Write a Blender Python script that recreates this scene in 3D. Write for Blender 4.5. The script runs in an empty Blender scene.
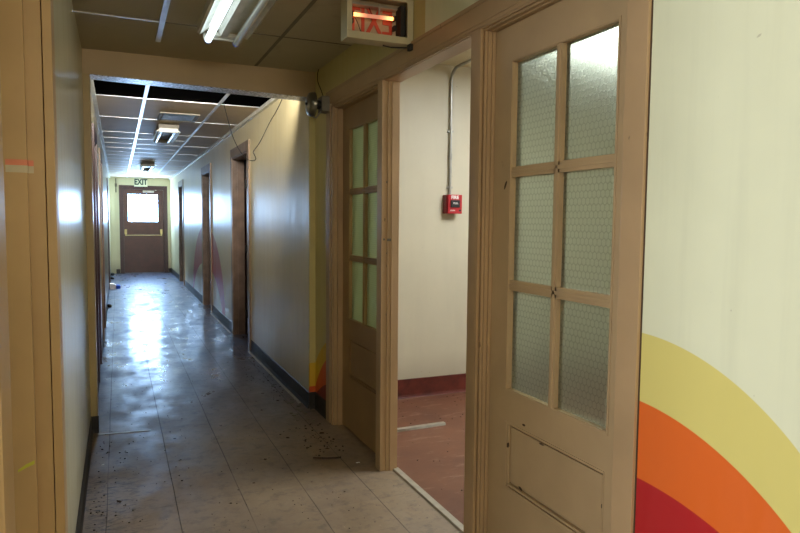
import bpy, bmesh, math, random
from mathutils import Vector, Matrix
random.seed(7)
C = bpy.context.scene.collection
R = math.radians

# ------------------------------------------------------------------ helpers
def tag(o, label=None, cat=None, group=None, kind=None):
    if label: o['label'] = label
    if cat: o['category'] = cat
    if group: o['group'] = group
    if kind: o['kind'] = kind
    return o

class MB:
    """collects shapes into one mesh"""
    def __init__(s): s.bm = bmesh.new()
    def box(s, x0, x1, y0, y1, z0, z1, bevel=0):
        b = bmesh.new()
        v = [b.verts.new((x, y, z)) for x in (x0, x1) for y in (y0, y1) for z in (z0, z1)]
        for f in ((0,1,3,2),(4,6,7,5),(0,4,5,1),(2,3,7,6),(0,2,6,4),(1,5,7,3)):
            b.faces.new([v[i] for i in f])
        bmesh.ops.recalc_face_normals(b, faces=b.faces)
        if bevel: bmesh.ops.bevel(b, geom=b.edges[:], offset=bevel, segments=2, affect='EDGES', profile=.6)
        s.merge(b); return s
    def merge(s, b, M=None):
        if M is not None: b.transform(M)
        me = bpy.data.meshes.new('tmp'); b.to_mesh(me); s.bm.from_mesh(me); bpy.data.meshes.remove(me); b.free()
    def cyl(s, p, axis, r, L, seg=20, r2=None):
        b = bmesh.new()
        bmesh.ops.create_cone(b, cap_ends=True, segments=seg, radius1=r, radius2=r if r2 is None else r2, depth=L)
        q = Vector(axis).normalized().to_track_quat('Z', 'Y').to_matrix().to_4x4()
        s.merge(b, Matrix.Translation(Vector(p)) @ q); return s
    def lathe(s, prof, p, axis, seg=28):
        b = bmesh.new(); rings = []
        for r, h in prof:
            rings.append([b.verts.new((r*math.cos(2*math.pi*i/seg), r*math.sin(2*math.pi*i/seg), h)) for i in range(seg)] if r > 1e-5 else [b.verts.new((0,0,h))])
        for a, c in zip(rings, rings[1:]):
            for i in range(seg):
                j = (i+1) % seg
                if len(a) == 1 and len(c) == 1: continue
                if len(a) == 1: b.faces.new((a[0], c[i], c[j]))
                elif len(c) == 1: b.faces.new((a[i], c[0], a[j]))
                else: b.faces.new((a[i], c[i], c[j], a[j]))
        bmesh.ops.recalc_face_normals(b, faces=b.faces)
        q = Vector(axis).normalized().to_track_quat('Z', 'Y').to_matrix().to_4x4()
        s.merge(b, Matrix.Translation(Vector(p)) @ q); return s
    def tube(s, pts, r, seg=8):
        P = [Vector(p) for p in pts]; rings = []
        up = Vector((0.13, 0.21, 1)).normalized()
        for i, p in enumerate(P):
            t = (P[min(i+1, len(P)-1)] - P[max(i-1, 0)]).normalized()
            a = t.cross(up)
            if a.length < .05: a = t.cross(Vector((1, 0, 0)))
            a.normalize(); c = t.cross(a).normalized()
            rings.append([s.bm.verts.new(p + r*(math.cos(2*math.pi*k/seg)*a + math.sin(2*math.pi*k/seg)*c)) for k in range(seg)])
        for a, c in zip(rings, rings[1:]):
            for k in range(seg): s.bm.faces.new((a[k], a[(k+1) % seg], c[(k+1) % seg], c[k]))
        s.bm.faces.new(rings[0]); s.bm.faces.new(rings[-1]); return s
    def poly(s, pts, off):
        """prism: polygon pts extruded by vector off"""
        b = bmesh.new(); o = Vector(off)
        A = [b.verts.new(p) for p in pts]; B = [b.verts.new(Vector(p)+o) for p in pts]
        b.faces.new(A); b.faces.new(B)
        n = len(pts)
        for i in range(n): b.faces.new((A[i], A[(i+1) % n], B[(i+1) % n], B[i]))
        bmesh.ops.recalc_face_normals(b, faces=b.faces); s.merge(b); return s
    def build(s, name, m, parent=None, smooth=False, **kw):
        me = bpy.data.meshes.new(name)
        bmesh.ops.recalc_face_normals(s.bm, faces=s.bm.faces)
        if smooth:
            for f in s.bm.faces: f.smooth = True
            for e in s.bm.edges:
                if len(e.link_faces) == 2 and e.calc_face_angle(0) > .7: e.smooth = False
        s.bm.to_mesh(me); s.bm.free()
        o = bpy.data.objects.new(name, me); C.objects.link(o)
        if m: me.materials.append(m)
        if parent:
            o.parent = parent
            pl = Vector(parent.location)
            if parent.parent: pl += Vector(parent.parent.location)
            me.transform(Matrix.Translation(-pl))
        tag(o, **kw)
        return o

def empty(name, loc, **kw):
    o = bpy.data.objects.new(name, None); C.objects.link(o)
    o.location = loc; o.empty_display_size = .1
    tag(o, **kw); return o

def smoothed(pts, n=6):
    """catmull-rom through the points"""
    P = [Vector(p) for p in pts]; out = []
    for i in range(len(P)-1):
        a, b, c, d = P[max(i-1,0)], P[i], P[i+1], P[min(i+2, len(P)-1)]
        for k in range(n):
            t = k/n
            out.append(.5*((2*b)+(c-a)*t+(2*a-5*b+4*c-d)*t*t+(3*b-a-3*c+d)*t**3))
    out.append(P[-1]); return out

# ------------------------------------------------------------------ materials
class N:
    def __init__(s, name):
        s.m = bpy.data.materials.new(name); s.m.use_nodes = True
        s.t = s.m.node_tree; s.t.nodes.clear()
        s.out = s.t.nodes.new('ShaderNodeOutputMaterial')
    def n(s, typ, **kw):
        o = s.t.nodes.new(typ)
        for k, v in kw.items(): setattr(o, k, v)
        return o
    def put(s, sock, v):
        if isinstance(v, bpy.types.NodeSocket): s.t.links.new(v, sock)
        else: sock.default_value = v
    def math(s, op, a, b=0.0, c=0.0, clamp=False):
        o = s.n('ShaderNodeMath', operation=op, use_clamp=clamp)
        s.put(o.inputs[0], a); s.put(o.inputs[1], b); s.put(o.inputs[2], c)
        return o.outputs[0]
    def vmath(s, op, a, b=(0,0,0)):
        o = s.n('ShaderNodeVectorMath', operation=op); s.put(o.inputs[0], a); s.put(o.inputs[1], b)
        return o
    def mix(s, f, a, b):
        o = s.n('ShaderNodeMix', data_type='RGBA')
        s.put(o.inputs[0], f); s.put(o.inputs[6], a); s.put(o.inputs[7], b)
        return o.outputs[2]
    def coord(s): return s.n('ShaderNodeTexCoord').outputs['Object']
    def world(s): return s.n('ShaderNodeNewGeometry').outputs['Position']
    def sep(s, v):
        o = s.n('ShaderNodeSeparateXYZ'); s.put(o.inputs[0], v); return o.outputs
    def comb(s, x, y, z):
        o = s.n('ShaderNodeCombineXYZ'); s.put(o.inputs[0], x); s.put(o.inputs[1], y); s.put(o.inputs[2], z); return o.outputs[0]
    def noise(s, vec, scale, detail=4, rough=.55, dist=0):
        o = s.n('ShaderNodeTexNoise'); s.put(o.inputs['Vector'], vec)
        o.inputs['Scale'].default_value = scale; o.inputs['Detail'].default_value = detail
        o.inputs['Roughness'].default_value = rough; o.inputs['Distortion'].default_value = dist
        return o.outputs['Fac']
    def scale(s, vec, sc):
        return s.vmath('MULTIPLY', vec, sc).outputs[0]
    def ramp(s, f, a, b, lo=0.0, hi=1.0):
        o = s.n('ShaderNodeMapRange'); s.put(o.inputs[0], f)
        o.inputs[1].default_value = a; o.inputs[2].default_value = b
        o.inputs[3].default_value = lo; o.inputs[4].default_value = hi
        return o.outputs[0]
    def bsdf(s, col, rough=.5, metal=0, bump=None, bstr=.2, bdist=.005, **kw):
        b = s.n('ShaderNodeBsdfPrincipled')
        s.put(b.inputs['Base Color'], col); s.put(b.inputs['Roughness'], rough); s.put(b.inputs['Metallic'], metal)
        for k, v in kw.items(): s.put(b.inputs[k.replace('_', ' ')], v)
        if bump is not None:
            u = s.n('ShaderNodeBump'); u.inputs['Strength'].default_value = bstr; u.inputs['Distance'].default_value = bdist
            s.put(u.inputs['Height'], bump); s.t.links.new(u.outputs[0], b.inputs['Normal'])
        s.t.links.new(b.outputs[0], s.out.inputs[0]); s.b = b
        return s.m

def rgb(r, g, b):
    f = lambda c: (c/255/12.92) if c/255 <= .04045 else ((c/255+.055)/1.055)**2.4
    return (f(r), f(g), f(b), 1)

def plain(name, col, rough=.5, metal=0, var=.12, sc=9, bstr=.08, **kw):
    """painted / plastic / metal surface with mottling and fine bumps"""
    m = N(name); v = m.world()
    f = m.noise(v, sc, 5)
    dark = tuple(c*(1-var*2) for c in col[:3]) + (1,)
    lite = tuple(min(1, c*(1+var*2)) for c in col[:3]) + (1,)
    c = m.mix(m.ramp(f, .3, .7), dark, lite)
    return m.bsdf(c, rough, metal, bump=m.noise(v, 70, 3), bstr=bstr, bdist=.002, **kw)

def emis(name, col, strength):
    m = N(name); e = m.n('ShaderNodeEmission'); e.inputs[0].default_value = col; e.inputs[1].default_value = strength
    m.t.links.new(e.outputs[0], m.out.inputs[0]); return m.m

CREAM = rgb(212, 208, 166)
def wall_material(name, base, rough, streak=.35, murals=None, warm=None, coat=0.0):
    m = N(name); p = m.world(); X, Y, Z = m.sep(p)
    f = m.noise(p, 2.2, 4)
    g = m.noise(m.scale(p, (3, 9, .5)), 2.5, 4)
    col = m.mix(m.ramp(f, .3, .75), tuple(c*.9 for c in base[:3])+(1,), base)
    col = m.mix(m.math('MULTIPLY', m.ramp(g, .5, .75), .22), col, tuple(c*.72 for c in base[:3])+(1,))
    spots = m.noise(p, 34, 2)
    col = m.mix(m.math('MULTIPLY', m.ramp(spots, .74, .78), .35), col, rgb(105, 88, 60))
    # grime toward the floor
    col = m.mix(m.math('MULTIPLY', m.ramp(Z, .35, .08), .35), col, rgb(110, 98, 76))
    if warm:
        col = m.mix(m.ramp(Y, warm[0], warm[1]), col, warm[2])
    if murals: col = murals(m, col, X, Y, Z)
    b1 = m.noise(m.scale(p, (1, 6, .35)), 5, 3)
    b2 = m.noise(p, 55, 2)
    h = m.math('ADD', m.math('MULTIPLY', b1, streak), m.math('MULTIPLY', b2, .06))
    rg = m.ramp(m.noise(m.scale(p, (1, 7, .6)), 3, 3), .3, .7, rough*.8, rough*1.2)
    return m.bsdf(col, rg, bump=h, bstr=.35, bdist=.006, Coat_Weight=coat, Coat_Roughness=.24)

def circ(m, Y, Z, yc, zc, r, ry=1.0):
    a = m.math('DIVIDE', m.math('SUBTRACT', Y, yc), ry); b = m.math('SUBTRACT', Z, zc)
    d = m.math('SQRT', m.math('ADD', m.math('MULTIPLY', a, a), m.math('MULTIPLY', b, b)))
    return m.ramp(d, r+.0012, r-.0012)

YEL, ORG, RED = rgb(216, 205, 122), rgb(222, 105, 38), rgb(178, 34, 38)
def rainbow(m, col, X, Y, Z):
    near = m.math('LESS_THAN', Y, 2.7); far = m.math('MULTIPLY', m.math('SUBTRACT', 1.0, near), m.math('GREATER_THAN', X, .6))
    # wall behind the far end of the frame is a deeper cream
    col = m.mix(m.math('MULTIPLY', far, .75), col, rgb(190, 172, 92))
    def put(c, yc, zc, r, msk, colr):
        return m.mix(m.math('MULTIPLY', circ(m, Y, Z, yc, zc, r), msk), c, colr)
    col = put(col, 1.336, .3735, .692, near, YEL)
    col = put(col, 1.365, .0988, .7805, near, ORG)
    col = put(col, 1.311, -.311, .9744, near, RED)
    col = put(col, 3.8, -.3, .925, far, rgb(214, 178, 48))
    col = put(col, 3.8, -.3, .817, far, rgb(205, 88, 32))
    col = put(col, 3.9, -.7, .985, far, rgb(118, 40, 30))
    return col

def swoosh(m, col, X, Y, Z):
    out = circ(m, Y, Z, 10.4, 0, 1.28, 1.95/1.28)
    inn = circ(m, Y, Z, 10.45, -.12, .80, 1.80/.80)
    k = m.math('MULTIPLY', out, m.math('SUBTRACT', 1.0, inn), clamp=True)
    k = m.math('MULTIPLY', k, .95)
    k = m.math('MULTIPLY', k, m.math('LESS_THAN', X, 1.5))
    return m.mix(m.math('POWER', k, .7), col, m.mix(m.ramp(Z, .2, 1.1), rgb(206, 60, 78), rgb(176, 20, 44)))

M = {}
M['wall_near'] = wall_material('cream_wall_paint', rgb(230, 234, 204), .45, .03, rainbow)
M['wall_hall'] = wall_material('hall_wall_gloss_paint', rgb(228, 214, 170), .40, .12, swoosh, coat=.2)
M['wall_left'] = wall_material('left_wall_gloss_paint', rgb(214, 208, 176), .40, .15, coat=.4)
M['wall_end'] = wall_material('end_wall_paint', rgb(232, 226, 194), .4, .2)
M['wall_room'] = wall_material('side_room_wall_paint', rgb(204, 196, 170), .5, .15)
M['post'] = wall_material('post_paint', rgb(196, 174, 130), .35, .15, rainbow)
M['beam'] = wall_material('beam_paint', rgb(204, 180, 144), .4, .15)

def tan_paint(name, base, rough=.38, chips=.5):
    m = N(name); p = m.world()
    f = m.noise(p, 3, 4); g = m.noise(m.scale(p, (8, 8, .6)), 9, 3)
    c = m.mix(m.ramp(f, .3, .7), tuple(x*.88 for x in base[:3])+(1,), tuple(x*1.08 for x in base[:3])+(1,))
    ch = m.noise(m.scale(p, (1, 1, .55)), 26, 3)
    c = m.mix(m.math('MULTIPLY', m.ramp(ch, .745, .76), chips), c, rgb(62, 48, 32))
    h = m.math('ADD', m.math('MULTIPLY', g, .5), m.math('MULTIPLY', m.noise(p, 60, 2), .3))
    return m.bsdf(c, rough, bump=h, bstr=.18, bdist=.003)
M['tan'] = tan_paint('tan_trim_paint', rgb(178, 150, 114))
M['tan_leaf'] = tan_paint('tan_door_paint', rgb(184, 158, 120), .36, .3)
M['tan_left'] = tan_paint('ochre_trim_paint', rgb(186, 156, 112), .45, .5)
M['tan_shaded'] = tan_paint('shaded_tan_paint', rgb(150, 120, 80), .4, .5)  # darker copy of the door tan, shading the far leaf by colour
M['groove'] = plain('dark_groove', rgb(70, 52, 32), .7)  # dark brown of the casing crack and the paint chips
M['brown_door'] = plain('dark_brown_door', rgb(70, 34, 32), .32, var=.1)
M['brown_frame'] = plain('dark_brown_frame', rgb(60, 32, 38), .35, var=.1)
M['jamb_brown'] = plain('hall_jamb_brown', rgb(106, 86, 74), .35, var=.15)
M['casing_hall'] = plain('hall_casing_paint', rgb(134, 110, 84), .4, var=.15)
M['base_dark'] = plain('dark_rubber_baseboard', rgb(38, 35, 34), .5, var=.3)
M['base_red'] = plain('oxide_red_baseboard', rgb(94, 40, 30), .45, var=.25)
M['black'] = plain('black_plastic', rgb(24, 23, 22), .5)
M['void'] = plain('plenum_darkness', rgb(3, 3, 3), 1.0, Specular_IOR_Level=0.0)  # near-black colour stands in for the darkness of the plenum
M['white_metal'] = plain('white_enamel', rgb(214, 214, 206), .35, var=.08)
M['bright_reflector'] = plain('fixture_reflector', rgb(225, 225, 215), .25, .2, var=.06)
M['grid'] = plain('ceiling_grid_metal', rgb(222, 226, 234), .28, .35, var=.05)
M['grid_old'] = plain('tarnished_grid_metal', rgb(112, 104, 88), .5, .2, var=.1)
M['steel'] = plain('galvanised_steel', rgb(168, 168, 162), .35, .8)
M['alu'] = plain('scuffed_aluminium', rgb(176, 170, 156), .4, .4, var=.1, sc=14)
M['brass'] = plain('worn_brass', rgb(190, 172, 120), .35, .7)
M['gong'] = plain('grey_gong', rgb(122, 120, 110), .28, .85)
M['greybox'] = plain('grey_box', rgb(120, 114, 100), .5)
M['red_plastic'] = plain('red_enamel', rgb(176, 28, 36), .35, var=.06)
M['red_dark'] = plain('dark_red_enamel', rgb(120, 20, 22), .4, var=.06)
M['white'] = plain('white_print', rgb(235, 230, 222), .5, var=.02)
M['pink_tape'] = plain('pink_tape', rgb(222, 138, 112), .6, var=.05)
M['white_tape'] = plain('white_tape', rgb(200, 190, 164), .6, var=.08)
M['green_mark'] = plain('lime_crayon', rgb(176, 178, 60), .7)
M['exit_case'] = plain('cream_sign_case', rgb(196, 190, 160), .4, var=.06)
M['exit_inner'] = plain('sign_inner', rgb(186, 176, 150), .6, var=.15)
M['sign_face'] = plain('sign_face_white', rgb(236, 236, 214), .4, var=.03)
M['sign_green'] = plain('sign_green', rgb(14, 54, 46), .4, var=.05)
M['blue'] = plain('blue_plastic', rgb(30, 90, 210), .35)
M['paper'] = plain('white_paper', rgb(236, 238, 242), .6)
M['leaf_litter'] = plain('dead_leaf', rgb(60, 42, 26), .8, var=.4, sc=60)
M['debris'] = plain('dirt_crumbs', rgb(46, 36, 26), .85, var=.4, sc=80)
M['room_gloom'] = plain('unlit_room_colour', rgb(60, 52, 48), .8)  # one dark colour gives the unlit side rooms their gloom
M['tube_lit'] = emis('lit_tube', (.80, .95, 1.0, 1), 2.6)
M['tube_off'] = plain('unlit_tube', rgb(196, 200, 190), .18, var=.03)
M['tube_end'] = plain('tube_end_cap', rgb(70, 90, 190), .3, .4)
M['red_letter'] = None
M['window'] = emis('daylit_pane', (.32, .58, 1.0, 1), 48)
M['panel_glow'] = emis('added_panel_glow', (.92, .97, 1.0, 1), 22)

m = N('red_sign_letter'); m.bsdf(rgb(176, 74, 56), .5, Emission_Color=(.9, .08, .03, 1), Emission_Strength=.06); M['red_letter'] = m.m
# glowing tube, hottest at its two ends
m = N('glow_tube'); X, Y, Z = m.sep(m.world())
d = m.math('ABSOLUTE', m.math('SUBTRACT', X, 1.10))
k = m.ramp(d, .02, .098)
e = m.n('ShaderNodeEmission'); m.put(e.inputs[0], m.mix(k, (1.0, .36, .2, 1), (1.0, .30, .07, 1)))
m.put(e.inputs[1], m.math('MULTIPLY_ADD', m.math('POWER', k, 2.0), 6.0, .7)); m.t.links.new(e.outputs[0], m.out.inputs[0]); M['glow_tube'] = m.m

# ceiling tile
def tile_mat(name, base):
    m = N(name); p = m.world()
    f = m.noise(p, 1.6, 4); s = m.noise(p, 120, 2)
    c = m.mix(m.ramp(f, .3, .75), tuple(x*.82 for x in base[:3])+(1,), base)
    c = m.mix(m.math('MULTIPLY', m.ramp(s, .6, .72), .35), c, tuple(x*.5 for x in base[:3])+(1,))
    st = m.noise(p, 3.1, 3, .6, .6)
    c = m.mix(m.math('MULTIPLY', m.ramp(st, .62, .7), .25), c, rgb(120, 92, 58))
    return m.bsdf(c, .6, bump=s, bstr=.25, bdist=.003)
M['tile_near'] = tile_mat('near_ceiling_tile', rgb(196, 186, 158))
M['tile_hall'] = tile_mat('hall_ceiling_tile', rgb(214, 194, 164))
M['room_ceiling'] = tile_mat('room_ceiling_board', rgb(214, 206, 176))

# vinyl tile floor
def floor_mat(name):
    m = N(name); p = m.world(); X, Y, Z = m.sep(p)
    T = .305
    def seam(c, off, w):
        a = m.math('DIVIDE', m.math('SUBTRACT', c, off), T)
        fr = m.math('ABSOLUTE', m.math('SUBTRACT', m.math('FRACT', m.math('ADD', a, 100.5)), .5))
        return m.ramp(fr, w/T, w/T*.35)
    wob = m.math('MULTIPLY', m.math('SUBTRACT', m.noise(p, 1.3, 2), .5), .012)
    sx = seam(m.math('ADD', X, wob), .232, .0032)
    sy = seam(Y, .12, .0035)
    br = m.noise(p, 2.3, 3)
    s = m.math('MAXIMUM', m.math('MULTIPLY', sx, m.ramp(br, .32, .5, .2, .7)), m.math('MULTIPLY', sy, m.math('MULTIPLY', m.ramp(br, .4, .6, .15, .8), m.ramp(Y, 3.8, 6.0, .25, 1.0))))
    # per tile tone
    ix = m.math('FLOOR', m.math('DIVIDE', m.math('SUBTRACT', X, .236), T)); iy = m.math('FLOOR', m.math('DIVIDE', m.math('SUBTRACT', Y, .12), T))
    wn = m.n('ShaderNodeTexWhiteNoise', noise_dimensions='2D'); m.put(wn.inputs['Vector'], m.comb(ix, iy, 0.0))
    f = m.noise(p, 1.4, 6, .65); g = m.noise(p, 14, 5, .7)
    base = m.mix(m.ramp(f, .3, .72), rgb(124, 106, 86), rgb(160, 138, 110))
    base = m.mix(m.math('MULTIPLY', wn.outputs['Value'], .12), base, rgb(118, 104, 94))
    base = m.mix(m.math('MULTIPLY', m.ramp(g, .5, .7), .55), base, rgb(84, 74, 66))
    base = m.mix(m.math('MULTIPLY', m.ramp(Y, 4.0, 6.5), .75), base, rgb(56, 74, 112))  # hall stretch tinted blue, painting the window sheen into the tiles
    # dirt specks and trodden grime, heavier by the walls
    sp = m.noise(p, 38, 3, .6); edge = m.ramp(m.math('ABSOLUTE', m.math('SUBTRACT', X, .55)), .35, .72)
    th = m.math('SUBTRACT', .735, m.math('MULTIPLY', edge, .045))
    spk = m.math('MULTIPLY', m.ramp(m.math('SUBTRACT', sp, th), 0, .02), .8)
    base = m.mix(spk, base, rgb(42, 34, 26))
    sw = m.noise(m.scale(p, (2.2, 9, 1)), 3.2, 5, .7, 1.2)
    base = m.mix(m.math('MULTIPLY', m.ramp(sw, .62, .70), m.math('MULTIPLY', edge, .55)), base, rgb(60, 52, 34))
    cl = m.math('MULTIPLY', m.ramp(X, .16, -.06), m.math('MULTIPLY', m.ramp(Y, 3.9, 3.5), m.ramp(Y, 2.4, 2.9)))
    sm = m.noise(m.scale(p, (3, 12, 1)), 4.5, 5, .65, 1.5)
    base = m.mix(m.math('MULTIPLY', m.ramp(sm, .52, .60), m.math('MULTIPLY', cl, .85)), base, rgb(40, 34, 20))
    wh = m.noise(m.scale(p, (1, 1, 1)), 27, 2, .5, .3)
    base = m.mix(m.math('MULTIPLY', m.ramp(wh, .77, .79), .3), base, rgb(205, 198, 180))
    base = m.mix(s, base, rgb(44, 36, 30))
    # wear: scuffed matt patches in a waxed surface
    wr = m.noise(m.scale(p, (1.4, .8, 1)), 3.2, 6, .7)
    hall = m.ramp(Y, 3.2, 6.0)
    rg = m.math('ADD', m.ramp(wr, .35, .68, .22, .58), m.math('MULTIPLY', m.math('SUBTRACT', 1.0, hall), .12))
    rg = m.math('ADD', rg, m.math('MULTIPLY', s, .3))
    wn2 = m.n('ShaderNodeTexWhiteNoise', noise_dimensions='2D'); m.put(wn2.inputs['Vector'], m.comb(iy, ix, 0.0))
    fx = m.math('FRACT', m.math('DIVIDE', m.math('SUBTRACT', X, .236), T)); fy = m.math('FRACT', m.math('DIVIDE', m.math('SUBTRACT', Y, .12), T))
    tilt = m.math('ADD', m.math('MULTIPLY', fx, m.math('SUBTRACT', wn.outputs['Value'], .5)), m.math('MULTIPLY', fy, m.math('SUBTRACT', wn2.outputs['Value'], .5)))
    h = m.math('SUBTRACT', m.math('ADD', m.math('MULTIPLY', m.noise(p, 4.2, 4), 1.1), m.math('MULTIPLY', m.noise(m.scale(p, (1, .6, 1)), 22, 4), .22)), m.math('MULTIPLY', s, .3))
    h = m.math('ADD', h, m.math('MULTIPLY', tilt, .9))
    return m.bsdf(base, rg, bump=h, bstr=.35, bdist=.006, Specular_IOR_Level=.6, Specular_Tint=(.42, .66, 1.0, 1), Coat_Weight=m.math('MULTIPLY', m.ramp(wr, .42, .62, .42, .08), m.math('SUBTRACT', 1.0, m.math('MULTIPLY', s, .9))), Coat_Roughness=.16)
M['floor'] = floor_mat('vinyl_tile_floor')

m = N('red_oxide_floor'); p = m.world()
f = m.noise(p, 2.1, 6, .65); g = m.noise(m.scale(p, (1, 3, 1)), 5, 5, .7); s = m.noise(p, 40, 3)
c = m.mix(m.ramp(f, .3, .7), rgb(96, 56, 38), rgb(122, 78, 54))
c = m.mix(m.math('MULTIPLY', m.ramp(g, .55, .75), .5), c, rgb(176, 148, 128))
c = m.mix(m.math('MULTIPLY', m.ramp(s, .70, .73), .8), c, rgb(50, 34, 26))
M['floor_red'] = m.bsdf(c, .5, bump=g, bstr=.15, bdist=.004)

# textured silver strip under the beam
m = N('flaking_silver_paint'); p = m.world(); s = m.noise(p, 60, 4, .7)
c = m.mix(m.ramp(s, .4, .6), rgb(110, 110, 118), rgb(225, 226, 236))
M['silver'] = m.bsdf(c, .3, .3, bump=s, bstr=.8, bdist=.004)

# obscured wired glass: hexagonal mesh inside
def wire_glass(name, tint, hexes=True):
    m = N(name); p = m.world(); X, Y, Z = m.sep(p)
    P = .0197; PV = .0245
    if hexes:
        u = m.math('DIVIDE', m.math('ADD', Y, 20.0), P); v = m.math('DIVIDE', m.math('ADD', Z, 20.0), PV)
        def cell(ou, ov):
            a = m.math('SUBTRACT', m.math('MODULO', m.math('ADD', u, ou), 1.0), .5)
            b = m.math('SUBTRACT', m.math('MODULO', m.math('ADD', v, ov), 1.732), .866)
            return a, b
        a1, b1 = cell(0., 0.); a2, b2 = cell(.5, .866)
        q = lambda a, b: m.math('ADD', m.math('MULTIPLY', a, a), m.math('MULTIPLY', b, b))
        def hx(a, b):
            aa = m.math('ABSOLUTE', a); bb = m.math('ABSOLUTE', b)
            return m.math('MAXIMUM', aa, m.math('ADD', m.math('MULTIPLY', aa, .5), m.math('MULTIPLY', bb, .866)))
        pick = m.math('LESS_THAN', q(a1, b1), q(a2, b2))
        h = m.math('ADD', m.math('MULTIPLY', hx(a1, b1), pick), m.math('MULTIPLY', hx(a2, b2), m.math('SUBTRACT', 1.0, pick)))
        w = m.ramp(h, .435, .475)
    else:
        w = m.ramp(m.math('ABSOLUTE', m.math('SUBTRACT', m.math('FRACT', m.math('DIVIDE', Z, .0125)), .5)), .36, .46)
        w = m.math('MULTIPLY', w, .5)
    peb = m.noise(p, 160, 2)
    col = m.mix(m.math('MULTIPLY', w, .62), tint, rgb(64, 70, 60))
    ht = m.math('ADD', m.math('MULTIPLY', w, .5), m.math('MULTIPLY', peb, .8))
    u_ = m.n('ShaderNodeBump'); u_.inputs['Strength'].default_value = .4; u_.inputs['Distance'].default_value = .003
    m.put(u_.inputs['Height'], ht)
    g = m.n('ShaderNodeBsdfPrincipled'); m.put(g.inputs['Base Color'], col); g.inputs['Roughness'].default_value = .47
    g.inputs['Transmission Weight'].default_value = 1.0; g.inputs['IOR'].default_value = 1.1; m.t.links.new(u_.outputs[0], g.inputs['Normal'])
    tr = m.n('ShaderNodeBsdfTranslucent'); m.put(tr.inputs[0], col)
    df = m.n('ShaderNodeBsdfGlossy'); m.put(df.inputs[0], (.9, .95, .9, 1)); df.inputs['Roughness'].default_value = .22
    m.t.links.new(u_.outputs[0], df.inputs['Normal'])
    a = m.n('ShaderNodeMixShader'); a.inputs[0].default_value = .12
    m.t.links.new(g.outputs[0], a.inputs[1]); m.t.links.new(tr.outputs[0], a.inputs[2])
    b = m.n('ShaderNodeMixShader'); b.inputs[0].default_value = .07
    m.t.links.new(a.outputs[0], b.inputs[1]); m.t.links.new(df.outputs[0], b.inputs[2])
    m.t.links.new(b.outputs[0], m.out.inputs[0]); return m.m
M['glass'] = wire_glass('wired_obscure_glass', rgb(188, 196, 180))
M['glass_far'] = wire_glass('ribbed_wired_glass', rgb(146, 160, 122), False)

# ------------------------------------------------------------------ setting
S = 'structure'
XL, XR, XH, XHL = -.18, 1.295, 1.25, -.175     # wall planes: near left, near right, hall right, hall left
YB, YE, ZC = 4.473, 17.6, 2.40                  # beam plane, end wall, ceiling

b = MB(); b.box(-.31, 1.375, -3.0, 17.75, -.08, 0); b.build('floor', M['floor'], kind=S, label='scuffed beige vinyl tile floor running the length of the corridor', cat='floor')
b = MB(); b.box(1.375, 4.0, .0, 4.6, -.08, 0); b.build('floor', M['floor_red'], kind=S, label='worn red painted floor of the side room behind the open bay', cat='floor')
b = MB(); b.box(1.376, 3.2, 4.6, 17.75, -.08, 0); b.build('floor', M['room_gloom'], kind=S, label='dark floor of the rooms right of the far corridor', cat='floor')
b = MB(); b.box(-2.6, -.311, -3.0, 17.75, -.08, 0); b.build('floor', M['room_gloom'], kind=S, label='dark floor of the rooms left of the corridor', cat='floor')

# near ceiling: tiles, grid runners as its part
b = MB(); b.box(-.3, 1.5, -3.0, YB, ZC, ZC+.02)
ceil = b.build('ceiling', M['tile_near'], kind=S, label='dim brownish tile ceiling above the foreground corridor', cat='ceiling')
b = MB()
b.box(.229, .243, -3.0, 3.45, ZC-.004, ZC, 0); b.box(.865, .885, -3.0, 4.46, ZC-.002, ZC)
for y in (1.27, 2.49, 3.70): b.box(.24, 1.29, y-.006, y+.006, ZC-.002, ZC)
b.build('ceiling_grid', M['grid_old'], ceil)
b = MB(); b.box(.222, .250, 3.0, 4.09, ZC-.008, ZC-.004)
for y in (1.27, 2.49, 3.70): b.box(-.18, .24, y-.006, y+.006, ZC-.004, ZC)
b.build('ceiling_grid', M['grid'], ceil, label='bluish white metal runner')
# near cove where ceiling meets the left wall
# hall ceiling with the missing row of tiles right behind the beam
b = MB(); b.box(-.3, 1.5, 6.05, YE+.1, ZC, ZC+.02); b.box(1.12, 1.5, 4.62, 4.66, ZC, ZC+.02)
hc = b.build('ceiling', M['tile_hall'], kind=S, label='pale tile ceiling of the far corridor beyond the missing tiles', cat='ceiling')
b = MB()
for x in (.236, .858): b.box(x-.014, x+.014, 4.66, YE-.02, ZC-.006, ZC)
for i in range(10):
    y = 6.055+1.22*i
    if y < YE-.1:
        b.box(XHL, .222, y-.005, y+.005, ZC-.0035, ZC); b.box(.25, .844, y-.005, y+.005, ZC-.005, ZC); b.box(.872, XH, y-.006, y+.006, ZC-.005, ZC)
for i in range(9):                                   # lesser tees between
    y = 6.055+1.22*i+.61
    if i > 1 and y < YE-.1: b.box(XHL, .222, y-.006, y+.006, ZC-.004, ZC); b.box(.25, .844, y-.006, y+.006, ZC-.004, ZC)
b.build('ceiling_grid', M['grid'], hc, label='white metal ceiling grid')
b = MB(); b.box(-.3, 1.5, 6.043, 6.0495, ZC+.0005, ZC+.03); b.build('edge_cover', M['void'], hc, label='added black cover keeping the last tile edges dark')  # black cover added so the tile edges catch no light
b = MB(); b.box(XH-.03, XH-.001, 4.66, YE-.01, ZC-.035, ZC-.001); b.box(XHL+.001, XHL+.03, 4.7, YE-.01, ZC-.03, ZC-.001)
b.build('edge_moulding', M['white_metal'], hc, label='white edge moulding along the wall tops')
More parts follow.
